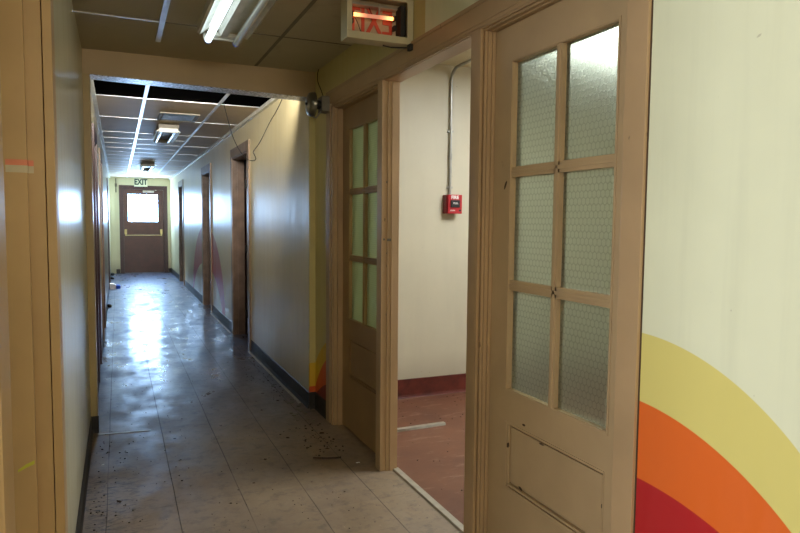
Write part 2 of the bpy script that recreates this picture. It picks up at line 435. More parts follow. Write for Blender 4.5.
b = MB(); b.box(-.3, 1.5, 4.45, 6.2, 2.95, 2.97); b.box(-.3, 1.5, 6.2, 6.22, 2.43, 2.97); b.box(-.32, -.3, 4.45, 6.2, 2.4, 2.97); b.box(1.5, 1.52, 4.45, 6.2, 2.4, 2.97); b.box(-.3, 1.5, 4.45, 4.47, 2.42, 2.97)
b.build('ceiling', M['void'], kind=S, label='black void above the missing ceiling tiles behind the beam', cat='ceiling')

# beam across the corridor with its side posts
b = MB(); b.poly([(XL-.02, YB, 2.251), (XR, YB, 2.224), (XR, YB, ZC), (XL-.02, YB, ZC)], (0, .15, 0))
bm_ = b.build('trim_1', M['beam'], kind=S, label='tan painted beam crossing the corridor under the ceiling', cat='beam')
b = MB(); b.poly([(-.1395, YB+.001, 2.2495), (XH, YB+.001, 2.2245), (XH, YB+.001, 2.221), (-.1395, YB+.001, 2.246)], (0, .152, 0)); b.build('beam_soffit', M['silver'], bm_, label='flaking silvery underside')
b = MB(); b.box(XH, XR, YB+.0005, YB+.02, 0, 2.2245); b.build('trim_2', M['wall_near'], kind=S, label='narrow yellow return face at the right end of the beam', cat='post')
b = MB(); b.box(XL-.02, -.14, YB, YB+.15, 0, 2.25); b.build('trim_2', M['post'], kind=S, label='narrow yellowish post left of the beam opening', cat='post')

# walls
def wall(name, boxes, m, label):
    b = MB()
    for q in boxes: b.box(*q)
    return b.build(name, m, kind=S, label=label, cat='wall')
FY0, FY1 = 1.355, 4.13         # opening for the three-bay frame
wall('wall_right', [(XR, 1.385, -3.0, FY0, 0, ZC), (XR, 1.385, FY0, FY1, 2.15, ZC), (XR, 1.385, FY1, YB, 0, ZC)], M['wall_near'],
     'pale cream wall with a painted yellow, orange and red rainbow at its foot')
DA, DB, DC = (6.80, 7.76), (9.78, 10.68), (14.05, 14.95)   # right-hand hall door openings
hall_r = []
y = YB+.02
for d in (DA, DB, DC):
    hall_r += [(XH, 1.37, y, d[0], 0, ZC), (XH, 1.37, d[0], d[1], 2.08, ZC)]; y = d[1]
hall_r.append((XH, 1.37, y, YE, 0, ZC))
wall('wall_right', hall_r, M['wall_hall'], 'glossy beige far corridor wall with a faded pink painted arc')
L1, L2, L3 = (5.9, 6.6), (7.9, 8.8), (13.55, 14.5)
hall_l = []
y = YB+.15
for d in (L1, L2, L3):
    hall_l += [(-.3, XHL, y, d[0], 0, ZC), (-.3, XHL, d[0], d[1], 2.05, ZC)]; y = d[1]
hall_l.append((-.3, XHL, y, YE, 0, ZC))
wall('wall_left', hall_l, M['wall_left'], 'glossy cream wall along the left of the far corridor')
wall('wall_left', [(-.30, XL, 2.25, YB, 0, ZC), (-.30, XL, 1.20, 2.25, 2.14, ZC), (-.30, XL, 1.1, 1.20, 0, ZC), (-.30, XL, .1, 1.1, 2.3, ZC), (-.30, XL, -3.0, .1, 0, ZC)],
     M['wall_left'], 'glossy greyish cream wall in the left foreground')
wall('wall_end', [(-.3, .10, YE, YE+.12, 0, ZC), (1.12, 1.37, YE, YE+.12, 0, ZC), (.10, 1.12, YE, YE+.12, 2.14, ZC)], M['wall_end'], 'yellow cream wall at the far end of the corridor')
wall('wall_back', [(-.3, 1.385, -3.1, -3.0, 0, ZC)], M['wall_near'], 'cream wall behind the camera')
# side room behind the frame
wall('wall_room_far', [(1.386, 4.0, 4.481, 4.6, 0, 2.62)], M['wall_room'], 'plain cream wall of the side room carrying the fire alarm')
wall('wall_room_right', [(4.0, 4.1, -.1, 4.6, 0, 2.62)], M['wall_room'], 'right wall of the side room')
wall('wall_room_near', [(1.386, 4.0, -.1, 0, 0, 2.62)], M['wall_room'], 'near wall of the side room')
b = MB(); b.box(1.386, 4.0, 0, 4.48, 2.56, 2.62); b.build('ceiling', M['room_ceiling'], kind=S, label='cream ceiling of the side room', cat='ceiling')
wall('wall_room_left', [(1.3851, 1.45, 0, 4.48, 2.401, 2.56)], M['wall_room'], 'strip of side room wall above the frame')
# dark rooms each side of the hall
wall('wall_far_room', [(2.9, 3.0, 4.601, YE+.1, 0, ZC)], M['room_gloom'], 'dark wall of the rooms right of the far corridor')
b = MB(); b.box(1.501, 3.0, 4.601, YE+.1, ZC, ZC+.02); b.build('ceiling', M['room_gloom'], kind=S, label='dark ceiling right of the far corridor', cat='ceiling')
wall('wall_far_room', [(-2.6, -2.5, 2.6, YE+.1, 0, ZC), (-2.5, -.301, 2.6, 2.7, 0, ZC)], M['room_gloom'], 'dark wall of the rooms left of the corridor')
b = MB(); b.box(-2.6, -.301, 2.6, YE+.1, ZC, ZC+.02); b.build('ceiling', M['room_gloom'], kind=S, label='dark ceiling left of the corridor', cat='ceiling')

# baseboards (coved rubber, glossy toe)
def baseboard(name, m, runs, label, h=.105, t=.004):
    b = MB()
    for (x0, y0, x1, y1, nx, ny) in runs:
        # runs along y (nx=+-1) or x (ny=+-1)
        if nx:
            pts = [(x0, y0, 0), (x0+nx*.013, y0, 0), (x0+nx*.010, y0, .008), (x0+nx*t, y0, .024), (x0+nx*t, y0, h-.004), (x0+nx*(t-.004), y0, h), (x0, y0, h)]
            b.poly(pts, (0, y1-y0, 0))
        else:
            pts = [(x0, y0, 0), (x0, y0+ny*.022, 0), (x0, y0+ny*.018, .008), (x0, y0+ny*t, .024), (x0, y0+ny*t, h), (x0, y0, h)]
            b.poly(pts, (x1-x0, 0, 0))
    return b.build(name, m, kind=S, label=label, cat='baseboard')
baseboard('baseboard_left', M['base_dark'], [(XL, 2.30, 0, YB-.0, 1, 0), (XL+.0, YB, -.135, 0, 0, -1)], 'dark coved baseboard on the near left wall')
baseboard('baseboard_right', M['base_dark'], [(XR, 4.18, 0, YB, -1, 0), (XH, YB, XR, 0, 0, -1), (XH, YB, 0, DA[0]-.1, -1, 0), (XH, DA[1]+.1, 0, DB[0]-.1, -1, 0), (XH, DB[1]+.1, 0, DC[0]-.1, -1, 0), (XH, DC[1]+.1, 0, YE, -1, 0)],
          'dark coved baseboard with a shining toe along the right corridor wall', .12)
baseboard('baseboard_left', M['base_dark'], [(XHL, YB+.15, 0, L1[0]-.08, 1, 0), (XHL, L1[1]+.08, 0, L2[0]-.08, 1, 0), (XHL, L2[1]+.08, 0, L3[0]-.08, 1, 0), (XHL, L3[1]+.08, 0, YE, 1, 0)], 'dark baseboard along the far left wall')
baseboard('baseboard_end', M['base_dark'], [(XHL, YE, .04, 0, 0, -1), (1.18, YE, XH, 0, 0, -1)], 'dark baseboard either side of the exit door')
baseboard('baseboard_room', M['base_red'], [(1.39, 4.481, 3.99, 0, 0, -1)], 'oxide red baseboard in the side room', .145, .014)
b = MB()
for y0, y1 in ((4.62, 6.68), (7.86, 9.66)):
    b.poly([(XH-.023, y0, .0), (XH-.040, y0, .0), (XH-.038, y0, .006), (XH-.024, y0, .008)], (0, y1-y0, 0))
b.build('trim_3', M['alu'], kind=S, label='thin bright strip standing in for the shine on the right baseboard toe', cat='floor strip')  # bright strip replaces the window's reflection on the baseboard toe

# ------------------------------------------------------------------ three-bay frame on the right
fr = empty('trim_4', (1.283, 2.7, 0), kind=S, label='wide tan painted timber frame holding two glazed doors and an open bay', cat='door frame')
X0 = 1.283
b = MB()
b.box(X0, XR+.002, 1.326, 4.177, 2.118, 2.200, .002)
b.box(X0+.003, XR+.002, 1.41, 4.07, 2.104, 2.118); b.box(X0+.008, XR+.002, 1.41, 4.07, 2.098, 2.104); b.box(X0-.004, X0+.002, 1.326, 4.177, 2.188, 2.204, .001)
b.box(X0+.006, 1.385, 1.39, 4.10, 2.096, 2.11); b.build('head_casing', M['tan'], fr)
b = MB()                                             # near bays: stepped head liner
for (y0, y1) in ((1.37, 2.19), (3.25, 4.05)):
    b.box(X0+.016, 1.384, y0, y1, 2.088, 2.10); b.box(X0+.034, 1.384, y0, y1, 2.082, 2.09)
b.box(1.300, 1.385, 2.25, 3.19, 2.094, 2.10)
b.build('head_liner', M['tan'], fr)
b = MB(); b.box(X0, XR+.002, 1.326, 1.405, 0, 2.12, .0015); b.box(XR+.001, 1.385, 1.356, 1.378, 0, 2.10); b.build('side_casing', M['tan'], fr)
b = MB(); b.box(XR-.002, XR+.001, 1.3215, 1.327, 0, 2.20); b.build('paint_gap', M['groove'], fr, label='dark crack between casing and wall')
b = MB()
b.box(X0, XR+.002, 4.095, 4.177, 0, 2.12, .0015); b.box(X0+.006, XR+.002, 4.065, 4.095, 0, 2.11, .001); b.box(X0+.003, XR+.002, 4.05, 4.067, 0, 2.105, .001)
b.box(XR, 1.385, 4.038, 4.129, 0, 2.10); b.box(X0+.034, 1.385, 4.024, 4.04, 0, 2.09)
b.build('side_casing', M['tan'], fr)
b = MB()                                             # near mullion
b.box(X0, 1.385, 2.196, 2.256, 0, 2.10, .002); b.box(X0+.006, 1.384, 2.190, 2.20, 0, 2.098); b.box(X0+.001, X0+.012, 2.185, 2.1965, 0, 2.097, .001)
b.box(X0+.016, 1.384, 2.176, 2.192, 0, 2.09, .001); b.box(X0+.026, 1.384, 2.168, 2.178, 0, 2.086, .001); b.box(X0+.040, 1.384, 2.158, 2.170, 0, 2.082)
b.build('mullion', M['tan'], fr)
b = MB()                                             # far mullion
b.box(X0, 1.385, 3.182, 3.238, 0, 2.10, .002); b.box(X0+.003, X0+.02, 3.236, 3.256, 0, 2.095, .001); b.box(X0+.010, X0+.03, 3.252, 3.268, 0, 2.095)
b.box(X0+.022, 1.384, 3.236, 3.275, 0, 2.085)
b.box(X0+.032, 1.380, 3.174, 3.184, 0, 2.095, .001); b.box(X0+.052, 1.375, 3.168, 3.176, 0, 2.095, .001)
b.build('mullion', M['tan'], fr)
b = MB()
for p_ in ((1.290, 1.264), (1.306, 1.568), (1.309, 1.19), (1.31, 1.122), (1.309, .86)): b.lathe([(0, .0), (.0065, .0), (.0055, .0016), (0, .0008)], (p_[0]+.008, 3.1822, p_[1]), (0, -1, 0), 10)
b.box(1.312, 1.350, 3.170, 3.1745, 1.255, 1.269); b.build('latch_plate', M['greybox'], fr, label='worn grey strike plate with screw holes')
b = MB(); b.poly([(1.352, 2.26, 0), (1.394, 2.26, 0), (1.389, 2.26, .010), (1.358, 2.26, .010)], (0, .918, 0))
b.build('trim_5', M['alu'], kind=S, label='worn pale metal threshold strip across the open bay', cat='threshold')

def glazed_door(name, y0, y1, m, gm, gm2, cols, lab, xf=1.335, zt=1.944):
    """leaf facing -X; y0<y1; cols = two (ya,yb) pane openings"""
    d = empty(name, (xf, (y0+y1)/2, 0), kind=S, label=lab, cat='door')
    zs = [(1.564, zt), (1.146, 1.526), (.735, 1.108)]
    xb = xf+.042
    ya, yb = cols[0][0], cols[1][1]
    za, zb = zs[2][0], zs[0][1]
    PZ = (.358, .604); PY = (ya, y1-.098)
    b = MB()
    b.box(xf, xb, y0, ya, .012, 2.08); b.box(xf, xb, yb, y1, .012, 2.08)     # stiles
    b.box(xf, xb, ya, yb, zb, 2.08); b.box(xf, xb, ya, yb, PZ[1], za); b.box(xf, xb, ya, yb, .012, PZ[0])
    if PY[1] > yb: pass
    b.build('leaf_frame', m, d)
    b = MB()                                          # glazing bars
    ym0, ym1 = cols[0][1], cols[1][0]
    b.box(xf+.002, xb-.006, ym0, ym1, za, zb)
    b.box(xf-.001, xf+.006, (ym0+ym1)/2-.006, (ym0+ym1)/2+.006, za, zb, .001)
    for (l, h) in ((zs[1][1], zs[0][0]), (zs[2][1], zs[1][0])):
        b.box(xf+.002, xb-.006, ya, yb, l, h); b.box(xf-.001, xf+.006, ya, yb, (l+h)/2-.006, (l+h)/2+.006, .001)
    b.build('glazing_bar', m, d)
    b = MB()                                          # outer bead round the glazing
    t = .011
    b.box(xf-.003, xf+.006, ya-t, ya-.003, za-t, zb+t, .001); b.box(xf-.003, xf+.006, yb+.003, yb+t, za-t, zb+t, .001)
    b.box(xf-.003, xf+.006, ya-.003, yb+.003, zb+.003, zb+t, .001); b.box(xf-.003, xf+.006, ya-.003, yb+.003, za-t, za-.003, .001)
    b.build('glazing_bead', m, d)
    for (c0, c1) in cols:
        for i, (z0, z1) in enumerate(zs):
            b = MB(); b.box(xf+.020, xf+.025, c0-.004, c1+.004, z0-.004, z1+.004)
            clear = gm2 and c0 == cols[0][0] and i == 2
            b.build('glass_pane', gm2 if clear else gm, d, **({'label': 'clearer glass pane'} if clear else {}))
    b = MB()                                          # recessed lower panel with stepped surround
    b.box(xf+.014, xb-.01, ya, yb, PZ[0], PZ[1])
    b.box(xf+.004, xf+.014, ya+.013, yb-.026, PZ[0]+.024, PZ[1]-.010, .004)
    b.build('lower_panel', m, d)
    b = MB()
    b.box(xf-.002, xf+.010, ya, ya+.004, PZ[0], PZ[1]); b.box(xf-.003, xf+.008, yb-.009, yb+.006, PZ[0]-.008, PZ[1]+.006, .002); b.box(xf-.001, xf+.012, yb-.02, yb-.012, PZ[0], PZ[1]-.002, .001)
    b.box(xf-.003, xf+.008, ya, yb, PZ[0]-.012, PZ[0]+.004, .002); b.box(xf-.001, xf+.012, ya, yb-.012, PZ[0]+.009, PZ[0]+.017, .001); b.box(xf-.002, xf+.008, ya, yb, PZ[1]-.002, PZ[1]+.006, .001)
    b.build('panel_moulding', m, d)
    return d
d1 = glazed_door('door_1', 1.380, 2.155, M['tan_leaf'], M['glass'], None, [(1.494, 1.752), (1.782, 2.034)],
            'nearest glazed tan door with six wired glass panes, right of the open bay')
b = MB()
for (y, z, w, h, a) in ((2.018, .521, .010, .022, .6), (1.918, .628, .005, .016, 1.4), (1.81, .592, .016, .006, 0), (1.93, .386, .014, .010, .4), (2.07, 1.50, .006, .03, .5), (1.50, .50, .004, .012, 0)):
    pts = []
    for k in range(9):
        t = 2*math.pi*k/9; r = random.uniform(.7, 1)
        u, v = w*r*math.cos(t), h*r*math.sin(t)*.7
        pts.append((1.3338, y+u*math.cos(a)-v*math.sin(a), z+u*math.sin(a)+v*math.cos(a)))
    b.poly(pts, (.0009, 0, 0))
b.build('paint_chip', M['groove'], d1, label='dark chips in the tan paint')
d2 = glazed_door('door_2', 3.262, 4.022, M['tan_shaded'], M['glass_far'], M['glass_far'], [(3.385, 3.618), (3.653, 3.893)],
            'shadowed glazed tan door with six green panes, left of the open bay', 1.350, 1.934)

# ------------------------------------------------------------------ left foreground doorway: stepped jamb, closed door
fl = empty('trim_6', (XL, 2.17, 0), kind=S, label='ochre tan door jamb in steps at the left edge of the foreground', cat='door frame')
b = MB(); b.box(-.300, -.241, 2.1700, 2.26, 0, 2.14); b.box(-.300, -.236, 2.150, 2.171, 0, 2.14, .002); b.build('door_stop', M['tan_left'], fl)
b = MB(); b.box(-.243, -.193, 2.172, 2.25, 0, 2.14); b.build('jamb', M['tan_left'], fl)
b = MB(); b.box(-.190, -.1655, 2.166, 2.265, 0, 2.22, .002); b.build('casing', M['tan_left'], fl)
b = MB(); b.box(-.30, -.193, 1.20, 2.17, 2.12, 2.14); b.box(-.19, -.1655, 1.1, 2.166, 2.14, 2.22, .002); b.build('head_casing', M['tan_left'], fl)
b = MB(); b.box(-.30, -.193, 1.20, 1.222, 0, 2.12); b.box(-.19, -.1655, 1.11, 1.21, 0, 2.14, .002); b.build('near_casing', M['tan_left'], fl)
dl = empty('door_3', (-.30, 1.7, 0), kind=S, label='glossy closed door set back behind the left foreground jamb', cat='door')
b = MB(); b.box(-.345, -.305, 1.222, 2.165, .01, 2.12, .002); b.build('door_leaf', M['wall_left'], dl)
b = MB(); b.lathe([(0, .06), (.018, .058), (.027, .045), (.024, .03), (.011, .022), (.011, .006), (.03, .004), (.03, 0), (0, 0)], (-.305, 1.28, 1.0), (1, 0, 0)); b.build('door_knob', M['brass'], dl, smooth=True)

tp = empty('tape_strip', (-.26, 2.149, 1.50), label='strip of pink and white tape stuck across the left foreground jamb', cat='tape')
b = MB()
def tape(z0, z1):
    b = MB(); b.box(-.290, -.2358, 2.1485, 2.1498, z0, z1); b.box(-.2360, -.2345, 2.1488, 2.1722, z0, z1); b.box(-.2352, -.2215, 2.1706, 2.1718, z0, z1); return b
tape(1.5115, 1.528).build('pink_band', M['pink_tape'], tp, label='pink band'); tape(1.491, 1.5115).build('white_band', M['white_tape'], tp, label='dull white band')
b = MB(); b.poly([(-.284, 2.1492, .612), (-.262, 2.1492, .622), (-.2405, 2.1492, .631), (-.2400, 2.1492, .642), (-.262, 2.1492, .633), (-.283, 2.1492, .619)], (0, .0005, 0))
b.build('crayon_mark', M['green_mark'], label='short lime green crayon streak low on the left foreground jamb', cat='mark')

# ------------------------------------------------------------------ far corridor doorways
def hall_frame(idx, x, s, d, top, m, mj, lab, cas=.10):
    """s=+1 wall to the right (opening faces -X), s=-1 wall on the left"""
    f = empty('trim_%d' % idx, (x, (d[0]+d[1])/2, 0), kind=S, label=lab, cat='door frame')
    y0, y1 = d
    def bx(b, a0, a1, *r):
        lo, hi = sorted((x+s*a0, x+s*a1)); b.box(lo, hi, *r)
    b = MB(); bx(b, -.016, .0, y0-cas, y0, 0, top+cas); bx(b, -.016, .0, y1, y1+cas, 0, top+cas); bx(b, -.016, .0, y0, y1, top, top+cas)
    b.build('casing', m, f)
    b = MB(); bx(b, -.008, .125, y0, y0+.02, 0, top-.012); bx(b, -.008, .125, y1-.02, y1, 0, top-.012); bx(b, -.008, .125, y0, y1, top-.02, top)
    bx(b, .045, .085, y1-.032, y1-.02, 0, top-.02)
    b.build('jamb', mj, f)
    return f
hall_frame(7, XH, 1, DA, 2.08, M['casing_hall'], M['jamb_brown'], 'first doorway frame on the right wall of the far corridor, under the hanging wire')
hall_frame(8, XH, 1, DB, 2.08, M['casing_hall'], M['jamb_brown'], 'second doorway frame on the right wall, between the two halves of the pink arc')
hall_frame(9, XH, 1, DC, 2.08, M['casing_hall'], M['jamb_brown'], 'doorway frame on the right wall nearest the exit door')
hall_frame(10, XHL, -1, L1, 2.05, M['brown_frame'], M['brown_frame'], 'first doorway frame on the left wall of the far corridor', .08)
hall_frame(11, XHL, -1, L2, 2.05, M['casing_hall'], M['brown_frame'], 'second doorway frame on the left wall of the far corridor', .08)
hall_frame(12, XHL, -1, L3, 2.05, M['brown_frame'], M['jamb_brown'], 'third doorway frame on the left wall of the far corridor', .08)

def open_leaf(idx, x0, x1, y, m, lab, hinges=True):
    d = empty('door_%d' % idx, (x0, y, 0), kind=S, label=lab, cat='door')
    b = MB(); b.box(x0, x1, y, y+.04, .01, 2.05, .002); b.build('door_leaf', m, d)
    if hinges:
        for z in (.25, 1.02, 1.78):
            b = MB(); b.cyl((x0-.010, y-.004, z), (0, 0, 1), .009, .10, 12); b.box(x0-.018, x0, y-.002, y+.03, z-.045, z+.045); b.build('hinge', M['black'], d, label='dark butt hinge')
    return d
open_leaf(4, 1.395, 2.15, 7.70, M['jamb_brown'], 'open dark door inside the first right doorway of the far corridor')
open_leaf(5, 1.395, 2.15, 10.62, M['brown_door'], 'open dark door inside the second right doorway', False)
for i, (d, lab) in enumerate(((DC, 'closed dark door in the right doorway nearest the exit'), )):
    dd = empty('door_6', (1.32, (d[0]+d[1])/2, 0), kind=S, label=lab, cat='door')
    b = MB(); b.box(1.30, 1.34, d[0]+.022, d[1]-.034, .01, 2.055); b.build('door_leaf', M['jamb_brown'], dd)
for i, (d, lab) in enumerate(((L1, 'closed dark door in the first left doorway'), (L2, 'closed dark door in the second left doorway'), )):
    dd = empty('door_%d' % (7+i), (-.25, (d[0]+d[1])/2, 0), kind=S, label=lab, cat='door')
    b = MB(); b.box(-.262, -.222, d[0]+.022, d[1]-.022, .01, 2.025); b.build('door_leaf', M['brown_door'], dd)

# ------------------------------------------------------------------ exit door at the end
ff = empty('trim_13', (.61, YE, 0), kind=S, label='dark brown frame around the exit door', cat='door frame')
b = MB(); b.box(.045, .140, YE-.025, YE+.1, 0, 2.205, .003); b.box(1.082, 1.177, YE-.025, YE+.1, 0, 2.205, .003); b.box(.140, 1.082, YE-.025, YE+.1, 2.105, 2.205, .003)
b.build('casing', M['brown_frame'], ff)
ed = empty('door_10', (.61, YE+.02, 0), kind=S, label='dark brown exit door with a bright square window at the corridor end', cat='door')
WX, WZ = (.250, .945), (1.303, 1.982)
Yf = YE+.015
b = MB(); b.box(.142, WX[0], Yf, Yf+.045, .01, 2.103); b.box(WX[1], 1.080, Yf, Yf+.045, .01, 2.103); b.box(WX[0], WX[1], Yf, Yf+.045, .01, WZ[0]); b.box(WX[0], WX[1], Yf, Yf+.045, WZ[1], 2.103)
b.build('door_leaf', M['brown_door'], ed)
b = MB(); t = .018
b.box(WX[0]-t, WX[0], Yf-.008, Yf+.01, WZ[0]-t, WZ[1]+t, .002); b.box(WX[1], WX[1]+t, Yf-.008, Yf+.01, WZ[0]-t, WZ[1]+t, .002)
b.box(WX[0], WX[1], Yf-.008, Yf+.01, WZ[1], WZ[1]+t, .002); b.box(WX[0], WX[1], Yf-.008, Yf+.01, WZ[0]-t, WZ[0], .002)
b.build('window_bead', M['brown_frame'], ed)
b = MB(); b.box(WX[0], WX[1], Yf+.018, Yf+.024, WZ[0], WZ[1]); b.build('glass_pane', M['window'], ed, label='blown out daylight glass')
b = MB(); b.cyl((.60, Yf-.075, .957), (1, 0, 0), .010, .86, 14); pb = b.build('push_bar', M['brass'], ed, smooth=True)
for x in (.185, 1.020):
    b = MB(); b.box(x-.028, x+.028, Yf-.035, Yf, .985, 1.105, .004); b.box(x-.014, x+.014, Yf-.088, Yf-.02, .94, 1.02, .004); b.build('bar_bracket', M['brass'], pb)
b = MB(); b.box(.60, .86, Yf-.06, Yf-.001, 2.030, 2.085, .006); b.box(.88, .92, Yf-.06, Yf-.03, 2.085, 2.10); b.build('door_closer', M['steel'], ed)

# exit sign above the exit door
def text(name, body, size, loc, rot, m, parent, ext=.002, mirror=False, bold=.0):
    cu = bpy.data.curves.new(name, 'FONT'); cu.body = body; cu.size = size; cu.extrude = ext; cu.offset = bold
    cu.align_x = 'CENTER'; cu.align_y = 'CENTER'
    o = bpy.data.objects.new('t', cu); C.objects.link(o)
    dg = bpy.context.evaluated_depsgraph_get(); me = bpy.data.meshes.new_from_object(o.evaluated_get(dg))
    bpy.data.objects.remove(o); bpy.data.curves.remove(cu)
    if mirror: me.transform(Matrix.Diagonal((-1, 1, 1, 1))); me.flip_normals()
    me.transform(Matrix.Translation(Vector(loc)-Vector(parent.location)-(Vector(parent.parent.location) if parent.parent else Vector((0,0,0)))) @ rot.to_4x4())
    me.name = name; o = bpy.data.objects.new(name, me); C.objects.link(o); o.parent = parent
    me.materials.clear(); me.materials.append(m); return o
ROT_Y = Matrix.Rotation(R(90), 3, 'X')          # text facing -Y
es = empty('exit_sign', (.553, YE-.05, 2.29), label='small white exit sign with green letters above the far door', cat='exit sign')
b = MB(); b.box(.397, .709, YE-.075, YE-.0, 2.178, 2.385, .004); b.build('sign_panel', M['sign_face'], es)
text('sign_letters', 'EXIT', .20, (.553, YE-.078, 2.285), ROT_Y @ Matrix.Diagonal((.74, 1, 1)), M['sign_green'], es, bold=.007)

# conduit stub on the end wall
b = MB(); b.box(-.175, -.05, YE-.05, YE, 0, ZC); b.build('trim_14', M['wall_end'], kind=S, label='shallow pier at the left of the end wall', cat='pier')
b = MB(); b.tube([(-.02, YE-.012, 2.37), (-.02, YE-.012, 2.02)], .012, 8); b.box(-.045, .005, YE-.03, YE+.002, 2.16, 2.24, .003)
b.build('conduit', M['greybox'], label='short grey conduit high on the end wall left of the exit door', cat='conduit')

# ------------------------------------------------------------------ ceiling lights
def strip_light(x0, x1, y0, y1, ztop, drop, lab, lit=(False, False), group=None, over=0., tr=.0155):
    r = empty('ceiling_light', ((x0+x1)/2, (y0+y1)/2, ztop), label=lab, cat='ceiling light', group=group)
    zb = ztop-drop; w = x1-x0; xc = (x0+x1)/2
    b = MB()
    b.poly([(x0, y0, ztop), (x0, y0, zb+.018), (x0+.012, y0, zb+.010), (x0+.05, y0, ztop-.022), (xc-.03, y0, ztop-.022), (xc-.018, y0, zb+.012), (xc+.018, y0, zb+.012), (xc+.03, y0, ztop-.022), (x1-.05, y0, ztop-.022), (x1-.012, y0, zb+.010), (x1, y0, zb+.018), (x1, y0, ztop)], (0, y1-y0, 0))
    b.build('housing', M['bright_reflector'], r)
    for k, tx in enumerate((x0+.062, x1-.062)):
        b = MB(); b.cyl((tx, (y0+y1+over)/2, zb+.002), (0, 1, 0), tr, y1-y0-.03+over, 16)
        tb = b.build('tube', M['tube_lit'] if lit[k] else M['tube_off'], r, smooth=True, **({'label': 'lit white tube'} if lit[k] else {'label': 'unlit tube'}))
        b = MB()
        b.cyl((tx, y1-.012+over, zb+.002), (0, 1, 0), tr+.001, .022, 16)
        b.build('end_cap', M['tube_end'], tb, smooth=True)
    b = MB()
    ye = y1+over-.022
    b.box(x0+.035, x1-.035, ye-.010, ye+.008, zb+.004, zb+.034, .002); b.box(x0+.05, x1-.05, y1-.01, ye, zb+.012, zb+.03)
    b.build('socket_bar', M['white_metal'], r)
    return r
strip_light(.410, .685, 2.46, 3.66, ZC, .062, 'long fluorescent fixture in the foreground ceiling with one glowing tube', (True, False), over=.075, tr=.0185)
def hall_light(y0, lab):
    x0, x1 = .405, .655; y1 = y0+1.15
    r = empty('ceiling_light', (.53, (y0+y1)/2, ZC), label=lab, cat='ceiling light')
    b = MB(); b.box(x0+.02, x1-.02, y0, y1, ZC-.052, ZC-.006, .004); b.build('housing', M['greybox'], r)
    b = MB()
    for s, xx in ((-1, x0), (1, x1)):
        b.poly([(xx, y0+.05, ZC-.085), (xx-s*.01, y0+.05, ZC-.09), (xx-s*.055, y0+.05, ZC-.052), (xx-s*.045, y0+.05, ZC-.045)], (0, y1-y0-.1, 0))
    b.build('reflector', M['white_metal'], r)
    for tx in (x0+.055, x1-.055):
        b = MB(); b.cyl((tx, (y0+y1)/2, ZC-.075), (0, 1, 0), .018, y1-y0-.06, 16); b.build('tube', M['tube_off'], r, smooth=True)
    for ye in (y0+.02, y1-.02):
        b = MB(); b.box(x0+.03, x1-.03, ye-.01, ye+.01, ZC-.095, ZC-.05); b.build('socket_bar', M['white_metal'], r)
    return r
hall_light(7.50, 'unlit twin tube light behind the ceiling vent in the far corridor')
hall_light(12.55, 'unlit twin tube light nearest the exit door')
v = empty('ceiling_vent', (.58, 6.93, ZC), label='square bluish ceiling vent between the missing tiles and the first hall light', cat='vent')
b = MB(); b.box(.395, .765, 6.69, 6.72, ZC-.018, ZC-.006, .002); b.box(.395, .765, 7.16, 7.19, ZC-.018, ZC-.006, .002); b.box(.395, .43, 6.72, 7.16, ZC-.018, ZC-.006, .002); b.box(.73, .765, 6.72, 7.16, ZC-.018, ZC-.006, .002)
b.build('vent_frame', M['greybox'], v)
b = MB(); b.box(.43, .73, 6.72, 7.16, ZC-.010, ZC-.007)
for k in range(10): b.box(.43, .73, 6.735+k*.043, 6.741+k*.043, ZC-.016, ZC-.009)
b.build('grille', plain('bluish_grille', rgb(120, 148, 190), .35, .2), v)

# ------------------------------------------------------------------ broken exit sign box over the frame
ex = empty('exit_sign', (1.12, 2.87, 2.29), label='open box of a broken exit sign with a glowing orange tube, above the doors', cat='exit sign')
ex0, ex1, ez0, ez1, ey0, ey1 = .966, 1.292, 2.19, 2.395, 2.83, 2.915
b = MB(); w = .018
b.box(ex0, ex1, ey0, ey1, ez0, ez0+.006); b.box(ex0, ex1, ey0, ey1, ez1-.006, ez1); b.box(ex0, ex0+.006, ey0, ey1, ez0+.006, ez1-.006); b.box(ex1-.006, ex1, ey0, ey1, ez0+.006, ez1-.006)
b.box(ex0+.006, ex1-.006, ey1-.004, ey1, ez0+.006, ez1-.006)
b.build('sign_case', M['exit_case'], ex)
b = MB()
b.box(ex0-.002, ex1, ey0-.010, ey0, ez0-.002, ez0+.030, .002); b.box(ex0-.002, ex0+.022, ey0-.010, ey0, ez0+.03, ez1, .002); b.box(ex1-.030, ex1, ey0-.010, ey0, ez0+.03, ez1, .002); b.box(ex0+.022, ex1-.03, ey0-.010, ey0, ez1-.016, ez1, .002)
b.build('front_rim', M['exit_case'], ex)
b = MB(); b.box(ex0+.007, ex1-.007, ey1-.012, ey1-.005, ez0+.007, ez1-.007); b.build('back_panel', M['exit_inner'], ex)
text('sign_letters', 'EXIT', .175, (1.103, ey1-.016, 2.290), ROT_Y @ Matrix.Diagonal((.66, 1, 1)), M['red_letter'], ex, mirror=True, bold=.003)
b = MB(); b.box(1.235, 1.262, ey0+.01, ey1-.014, 2.222, 2.37, .003); b.build('ballast', M['black'], ex, label='dark block beside the tube')
b = MB(); b.cyl((1.10, ey0+.02, 2.3035), (.196, 0, .004), .0085, .197, 14); gt = b.build('tube', M['glow_tube'], ex, smooth=True, label='glowing orange tube')
for x, z in ((.996, 2.300), (1.208, 2.306), (.996, 2.27), (1.208, 2.262)):
    b = MB(); b.box(x-.006, x+.006, ey0+.008, ey0+.04, z-.010, z+.012, .002); b.build('socket', M['black'], ex)
b = MB(); b.box(.985, 1.22, ey0+.012, ey0+.05, 2.345, 2.356, .002); b.cyl((1.135, ey0+.03, 2.34), (0, 0, 1), .006, .05, 10); b.build('bracket', M['steel'], ex)
